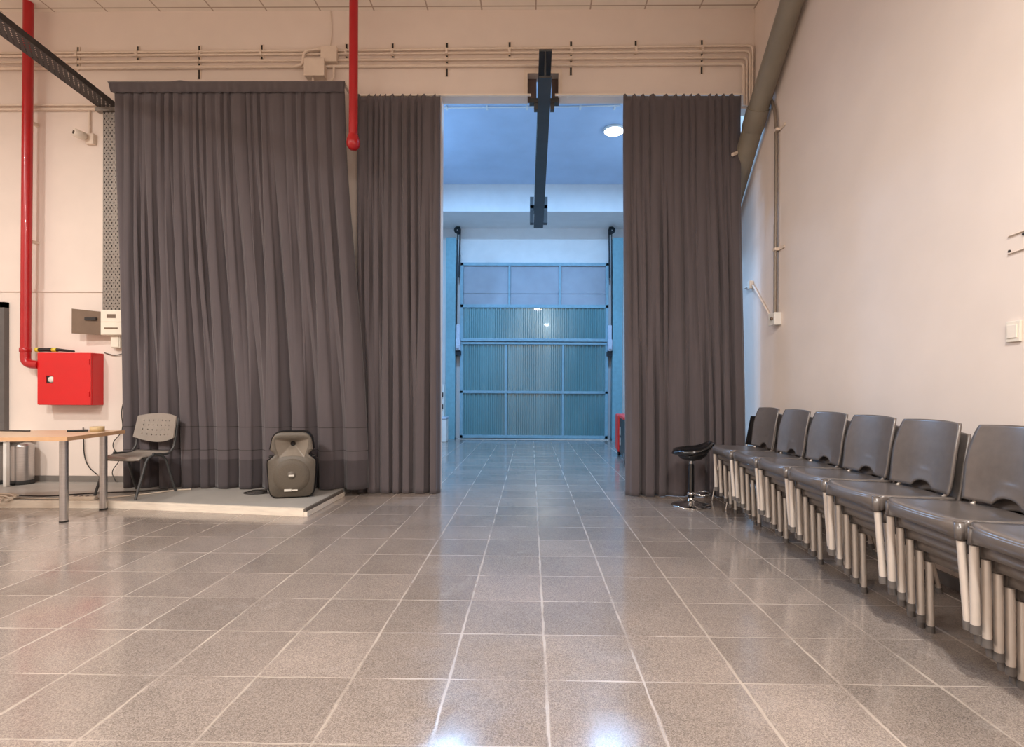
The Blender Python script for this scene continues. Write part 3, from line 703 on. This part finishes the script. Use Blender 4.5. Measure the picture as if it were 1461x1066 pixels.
ps = thing('power_strip', 'pale multi socket power strip on the platform edge under the table', 'power strip', (-4.48, 5.13, .073))
MB().box((-.13, -.025, 0), (.13, .025, .035), bev=.006).build('strip_body', M['cablew'], ps)
for x in (-.08, -.02, .04): MB().lathe([(0, .001), (.017, .001), (.017, 0)], (x, 0, .035), 14).build('socket', M['cable'], ps)
cl = MB()
for k_ in range(3):
    pts = [(-2.95+(.12-.02*k_)*math.cos(2*PI*a/18)+.02*k_, 5.52+(.07-.01*k_)*math.sin(2*PI*a/18), .078+.011*k_) for a in range(19)]
    cl.tube(pts, .006, 8)
cl.tube(arc([(-2.84, 5.5, .078), (-2.7, 5.55, .078), (-2.55, 5.62, .078)], .05), .006, 8)
tag(cl.build('cable_coil', M['cable']), 'small dark coil of cable on the platform left of the loudspeaker', 'cable')

# ------------------------------------------------------------------ loudspeaker
sp = thing('loudspeaker', 'dark grey portable loudspeaker standing upright on the platform', 'speaker', (-2.455, 5.30, .072), math.radians(17))
half = [(.0, .15), (.008, .178), (.03, .206), (.08, .222), (.20, .232), (.34, .240), (.392, .238), (.425, .190), (.452, .168), (.478, .188), (.505, .216), (.56, .206), (.62, .196), (.66, .172), (.682, .140), (.69, .10)]
ol = [(w, z) for z, w in half]+[(-w, z) for z, w in reversed(half)]
n = len(ol)
def ring(y, s=1.0, dz=0.0): return [(x*s, y, .345+(z-.345)*s+dz) for x, z in ol]
b = MB(); rings = [ring(.0, .97), ring(.012, 1.0), ring(.10, 1.0)]
hull = [(max(abs(x), .16 if .05 < z < .64 else abs(x))*(1 if x > 0 else -1), z) for x, z in ol]
def ring2(y, s): return [(x*s, y, .345+(z-.345)*s) for x, z in hull]
rings += [ring2(.16, .97), ring2(.30, .80), ring2(.33, .72)]
vs = [p for r in rings for p in r]; fs = []
for i in range(len(rings)-1):
    for k_ in range(n): fs.append((i*n+k_, i*n+(k_+1) % n, (i+1)*n+(k_+1) % n, (i+1)*n+k_))
fs.append(tuple(range((len(rings)-1)*n, len(rings)*n)))
b.add(vs, fs, 0, True); b.build('cabinet', M['black'], sp)
# baffle with horn opening: both loops sampled by angle round the horn centre
cx_, cz_ = 0.0, .50
def ray_poly(poly, a):
    dx, dz = math.cos(a), math.sin(a); best = 0
    for i in range(len(poly)):
        (x1, z1), (x2, z2) = poly[i], poly[(i+1) % len(poly)]
        x1 -= cx_; x2 -= cx_; z1 -= cz_; z2 -= cz_
        den = dx*(z2-z1)-dz*(x2-x1)
        if abs(den) < 1e-9: continue
        t = (x1*(z2-z1)-z1*(x2-x1))/den; s_ = (x1*dz-z1*dx)/den
        if t > 0 and -1e-6 <= s_ <= 1+1e-6: best = max(best, t)
    return (cx_+dx*best, cz_+dz*best)
hp = [(-.118, .418), (-.06, .432), (0, .436), (.06, .432), (.118, .418), (.150, .52), (.158, .605), (.11, .615), (-.11, .615), (-.158, .605), (-.150, .52)]
NA = 120; outl = [ray_poly([(x*.955, .345+(z-.345)*.965) for x, z in ol], 2*PI*k_/NA) for k_ in range(NA)]
inl = [ray_poly(hp, 2*PI*k_/NA) for k_ in range(NA)]
b = MB(); R = [[(x, -.0, z) for x, z in outl], [(x*.985, -.012, .345+(z-.345)*.985) for x, z in outl], [(x*1.06, -.012, cz_+(z-cz_)*1.10) for x, z in inl], [(x, -.006, z) for x, z in inl]]
b.grid([r+[r[0]] for r in R]); b.build('front_baffle', M['spk'], sp)
b = MB(); thr = (.0, .552)
R = []
for t, y in ((0, -.006), (.25, .012), (.5, .03), (.75, .05), (1, .075)):
    R.append([((x*(1-t)+(thr[0]+.026*math.cos(2*PI*k_/NA))*t), y, z*(1-t)+(thr[1]+.026*math.sin(2*PI*k_/NA))*t) for k_, (x, z) in enumerate(inl)])
b.grid([r+[r[0]] for r in R]); hn = b.build('horn', M['horn'], sp)
MB().lathe([(.026, .075), (.026, .10), (0, .10)], (thr[0], 0, thr[1]), 20, axis='Y').build('horn_throat', M['dark'], hn)
gr = MB().lathe([(.176, -.010), (.172, -.020), (.12, -.027), (.05, -.030), (0, -.031)], (0, 0, .228), 48, axis='Y').build('woofer_grille', M['grille'], sp)
MB().lathe([(.042, -.027), (.040, -.034), (0, -.035)], (0, 0, .238), 24, axis='Y').build('centre_badge', M['spk'], gr)
MB().box((-.026, -.0365, .228), (.026, -.0345, .243)).build('badge_lettering', M['pale'], gr)
MB().box((-.068, -.030, .074), (.0, -.010, .096)).box((.006, -.030, .078), (.058, -.010, .090)).build('maker_plate', M['pale'], sp)
for sx in (-1, 1): MB().box((sx*.19, .02, .415), (sx*.222, .09, .435), bev=.004).build('handle', M['black'], sp)

# ------------------------------------------------------------------ stacking chairs
def stack_chair(label, loc):
    c = thing('stacking_chair', label, 'chair', loc, group='black stacking chairs along the right wall')
    NU, NV = 16, 18; D = .43
    def hw(u): return .240-.028*u
    def pt(u, v):
        x = D*u; w = hw(u)
        cr = max(0, (.14-u)/.14)   # round the front corners
        y = v*(w-.018*cr*cr)
        x += .035*cr*abs(v)**4 + .012*(1-v*v)*0
        z = .452-.016*u-.013*(1-v*v)*math.sin(PI*min(1, .12+u*.9))-.014*max(0, (.12-u)/.12)**2
        return (x, y, z)
    top = [[pt(i/NU, j/NV*2-1) for j in range(NV+1)] for i in range(NU+1)]
    b = MB(); b.grid(top)
    # skirt
    per = [top[0][j] for j in range(NV+1)]+[top[i][NV] for i in range(1, NU+1)]+[top[NU][j] for j in range(NV-1, -1, -1)]+[top[i][0] for i in range(NU-1, 0, -1)]
    def low(p):
        x, y, z = p
        if x < .06: d = .052+.022*min(1, (abs(y)/.22)**3)
        elif x > D-.02: d = .022
        else: d = .050-.016*(x/D)
        return (x-(.004 if x < .03 else 0), y*1.006, z-d)
    mid = [(p[0]-(.004 if p[0] < .03 else 0), p[1]*1.006, p[2]-.012) for p in per]; lw = [low(p) for p in per]
    b.grid([per+[per[0]], mid+[mid[0]], lw+[lw[0]]])
    for s_ in (-1, 1): b.tube([(.034, .207*s_, .435), (.037, .209*s_, .362)], .0205, 12)
    b.build('seat', M['plastic'], c, solid=.006)
    # backrest
    prof = [(.405, .452), (.414, .50), (.420, .56), (.426, .62), (.436, .68), (.450, .74), (.464, .79), (.476, .825)]
    rows = []
    for i in range(len(prof)*3-2):
        t = i/3; k = min(len(prof)-2, int(t)); fr_ = t-k
        px = prof[k][0]*(1-fr_)+prof[k+1][0]*fr_; pz = prof[k][1]*(1-fr_)+prof[k+1][1]*fr_
        s = i/(len(prof)*3-3); w = .214+.016*math.sin(PI*min(1, s*1.05))-.012*s
        if s > .93: w -= .006*((s-.93)/.07)**2
        row = []
        for j in range(29):
            v = j/28*2-1; y = v*w
            z = pz
            if i < 6:
                ar = .040*math.sqrt(max(0, 1-(y/.070)**2)) if abs(y) < .070 else 0
                z = .452+ar+(pz-.452)*(1-ar/.16) if i < 6 else pz
            x = px-.030*(v*v)+.012
            row.append((x, y, z-.007*v*v*s))
        rows.append(row)
    b = MB().grid(rows); b.build('backrest', M['plastic'], c, solid=.013, off=1)
    ug = MB()
    for s_ in (-1, 1): ug.tube(arc([(.34, .17*s_, .428), (.415, .17*s_, .425), (.434, .17*s_, .52), (.452, .17*s_, .70)], .05, 5), .009, 8)
    ug.build('back_support', M['silver'], c)
    for s_ in (-1, 1):
        lg = MB().tube([(.036, .209*s_, .40), (.059, .2255*s_, .03)], .0165, 14).build('leg', M['silver'], c)
        MB().tube([(.058, .225*s_, .036), (.061, .226*s_, 0)], [.0182, .0190], 14).build('leg_foot', M['foot'], lg)
        lg = MB().tube(arc([(.30, .20*s_, .418), (.395, .228*s_, .41), (.503, .228*s_, .03)], .03, 4), .0145, 12).build('leg', M['silver'], c)
        MB().tube([(.502, .228*s_, .035), (.51, .228*s_, 0)], [.0175, .0185], 12).build('leg_foot', M['foot'], lg)
    MB().tube([(.30, -.20, .415), (.30, .20, .415)], .010, 8).build('under_bar', M['silver'], c)
    return c
FY = [5.12, 4.62, 4.13, 3.63, 3.12, 2.61, 2.125]
SN = ['the stack nearest the bar stool', 'the second stack from the bar stool', 'the third stack from the bar stool', 'the middle stack by the right wall', 'the third stack from the camera', 'the second stack from the camera', 'the stack nearest the camera']
LV = ['bottom chair', 'fourth chair down', 'third chair down', 'second chair down', 'topmost chair']
proto = None; pch = None
XO = [.02, .03, .03, .02, -.005, 0, 0]; ZO = [0.0]*7
for s in range(7):
    for k in range(5):
        loc = (1.94+XO[s]-.048*k, FY[s]-.226, .0555*k)
        lab = 'black plastic chair, %s of %s' % (LV[k], SN[s])
        if proto is None:
            proto = stack_chair(lab, loc); pch = [(c, kids(c)) for c in kids(proto)]
        else: dup(proto, loc, lab, 'black stacking chairs along the right wall', pch)

# chrome legged chair by the curtain
cc = thing('visitor_chair', 'black chair with thin chrome legs half hidden between curtain and stacked chairs', 'chair', (2.20, 5.47, 0))
MB().box((-.18, -.20, .50), (.20, .20, .535), bev=.015).build('seat', M['black'], cc)
rows = [[(.15+.05*u-.0+.03*(1-v*v), .21*v*(1-.06*u), .62+.31*u) for v in [j/8-1 for j in range(17)]] for u in [i/8 for i in range(9)]]
MB().grid(rows).build('backrest', M['black'], cc, solid=.014)
for s_ in (-1, 1):
    MB().tube(arc([(-.22, .20*s_, 0), (-.14, .20*s_, .49), (.12, .20*s_, .49), (.215, .19*s_, .88)], .06), .010, 8).build('side_frame', M['chrome'], cc)
    MB().tube([(.08, .20*s_, .49), (.20, .20*s_, 0)], .010, 8).build('rear_leg', M['chrome'], cc)
# bar stool
bs = thing('bar_stool', 'black bar stool on round chrome base in front of the right curtain', 'stool', (1.675, 5.42, 0), math.radians(-12))
MB().lathe([(0, .004), (.195, 0), (.20, .008), (.19, .016), (.12, .030), (.06, .055), (.034, .075), (.032, .085)], n=40).build('base', M['chrome'], bs)
MB().lathe([(.032, .08), (.030, .09), (.030, .42), (.024, .43), (.024, .44)], n=24).build('column', M['blackgl'], bs)
MB().lathe([(.022, .43), (.022, .55), (.05, .555)], n=24).build('gas_lift', M['chrome'], bs)
MB().tube([(.03+.0, 0, .13), (.1, -.12, .135), (.16, -.10, .14), (.19, 0, .145), (.16, .10, .14), (.1, .12, .135), (.03, 0, .13)], .010, 8).lathe([(.03, .115), (.042, .118), (.042, .145), (.03, .148)], n=20).build('foot_ring', M['chrome'], bs)
rows = []
for i in range(13):
    r = i/12; row = []
    for j in range(41):
        a = 2*PI*j/40
        x, y = r*.185*math.cos(a), r*.178*math.sin(a)
        z = .560+.05*r**3+.075*max(0, math.cos(a))**2*r**3-.02*max(0, -math.cos(a))*r**4
        row.append((x, y, z))
    rows.append(row)
MB().grid(rows).build('seat', M['blackgl'], bs, solid=.05)
MB().lathe([(.03, .47), (.10, .49), (.15, .53), (.165, .565)], n=28).build('seat_pan', M['black'], bs)

# ------------------------------------------------------------------ lights
def area(name, loc, size, power, col, rot=(0, 0, 0), sy=None, spread=PI):
    d = bpy.data.lights.new(name, 'AREA'); d.energy = power; d.color = col; d.size = size; d.spread = spread
    if sy: d.shape = 'RECTANGLE'; d.size_y = sy
    o = bpy.data.objects.new(name, d); COL.objects.link(o); o.location = loc; o.rotation_euler = rot; return o
WARM = (1.0, .955, .905); NEUT = (1.0, .97, .935); COOL = (.30, .585, 1.0)
for x, y, z, p, sz, c in ((.75, .5, 4.3, 150, .20, WARM), (-4.0, .9, 4.4, 185, .30, NEUT), (.35, -2.4, 5.5, 165, .4, WARM), (-3.4, -2.4, 5.5, 165, .4, WARM), (-6.4, 2.2, 5.0, 150, .4, NEUT)):  # unseen room lamps; number, height and places guessed to suit the light
    area('room_lamp', (x, y, z), sz, p, c)
for x, y, p in ((1.42, 9.08, 155), (-1.42, 9.08, 155), (1.42, 7.2, 45), (-1.42, 7.2, 45)):  # first is the round ceiling lamp; the rest are unseen added fill
    area('passage_lamp_and_fill', (x, y, PZ-.075), .3, p, COOL)
w = bpy.data.worlds.new('world'); SC.world = w; w.use_nodes = True
w.node_tree.nodes['Background'].inputs[0].default_value = (.5, .48, .46, 1); w.node_tree.nodes['Background'].inputs[1].default_value = .015

# ------------------------------------------------------------------ camera
F, YAW, PIT, ROL, CX, CY, CH = 739.97, .0143, .0047, .0059, 746.88, 560.12, 1.1962
cy, sy_ = math.cos(YAW), math.sin(YAW); cp, sp_ = math.cos(PIT), math.sin(PIT); cr, sr = math.cos(ROL), math.sin(ROL)
R = Matrix(((cr, -sr, 0), (sr, cr, 0), (0, 0, 1))) @ Matrix(((1, 0, 0), (0, cp, -sp_), (0, sp_, cp))) @ Matrix(((1, 0, 0), (0, 0, -1), (0, 1, 0))) @ Matrix(((cy, sy_, 0), (-sy_, cy, 0), (0, 0, 1)))
cam = bpy.data.cameras.new('camera'); co = bpy.data.objects.new('camera', cam); COL.objects.link(co)
m3 = Matrix((R[0], -R[1], -R[2])).transposed()
co.matrix_world = Matrix.Translation((0, 0, CH)) @ m3.to_4x4()
cam.sensor_width = 36; cam.sensor_fit = 'HORIZONTAL'; cam.lens = F*36/1461
cam.shift_x = (1461/2-CX)/1461; cam.shift_y = (CY-1066/2)/1461
SC.camera = co
SC.view_settings.view_transform = 'Standard'; SC.view_settings.look = 'None'; SC.view_settings.gamma = 1; SC.view_settings.use_curve_mapping = False
SC.view_settings.exposure = 0.15
SC.cycles.use_denoising = True
SC.cycles.max_bounces = 10; SC.cycles.diffuse_bounces = 6; SC.cycles.glossy_bounces = 4
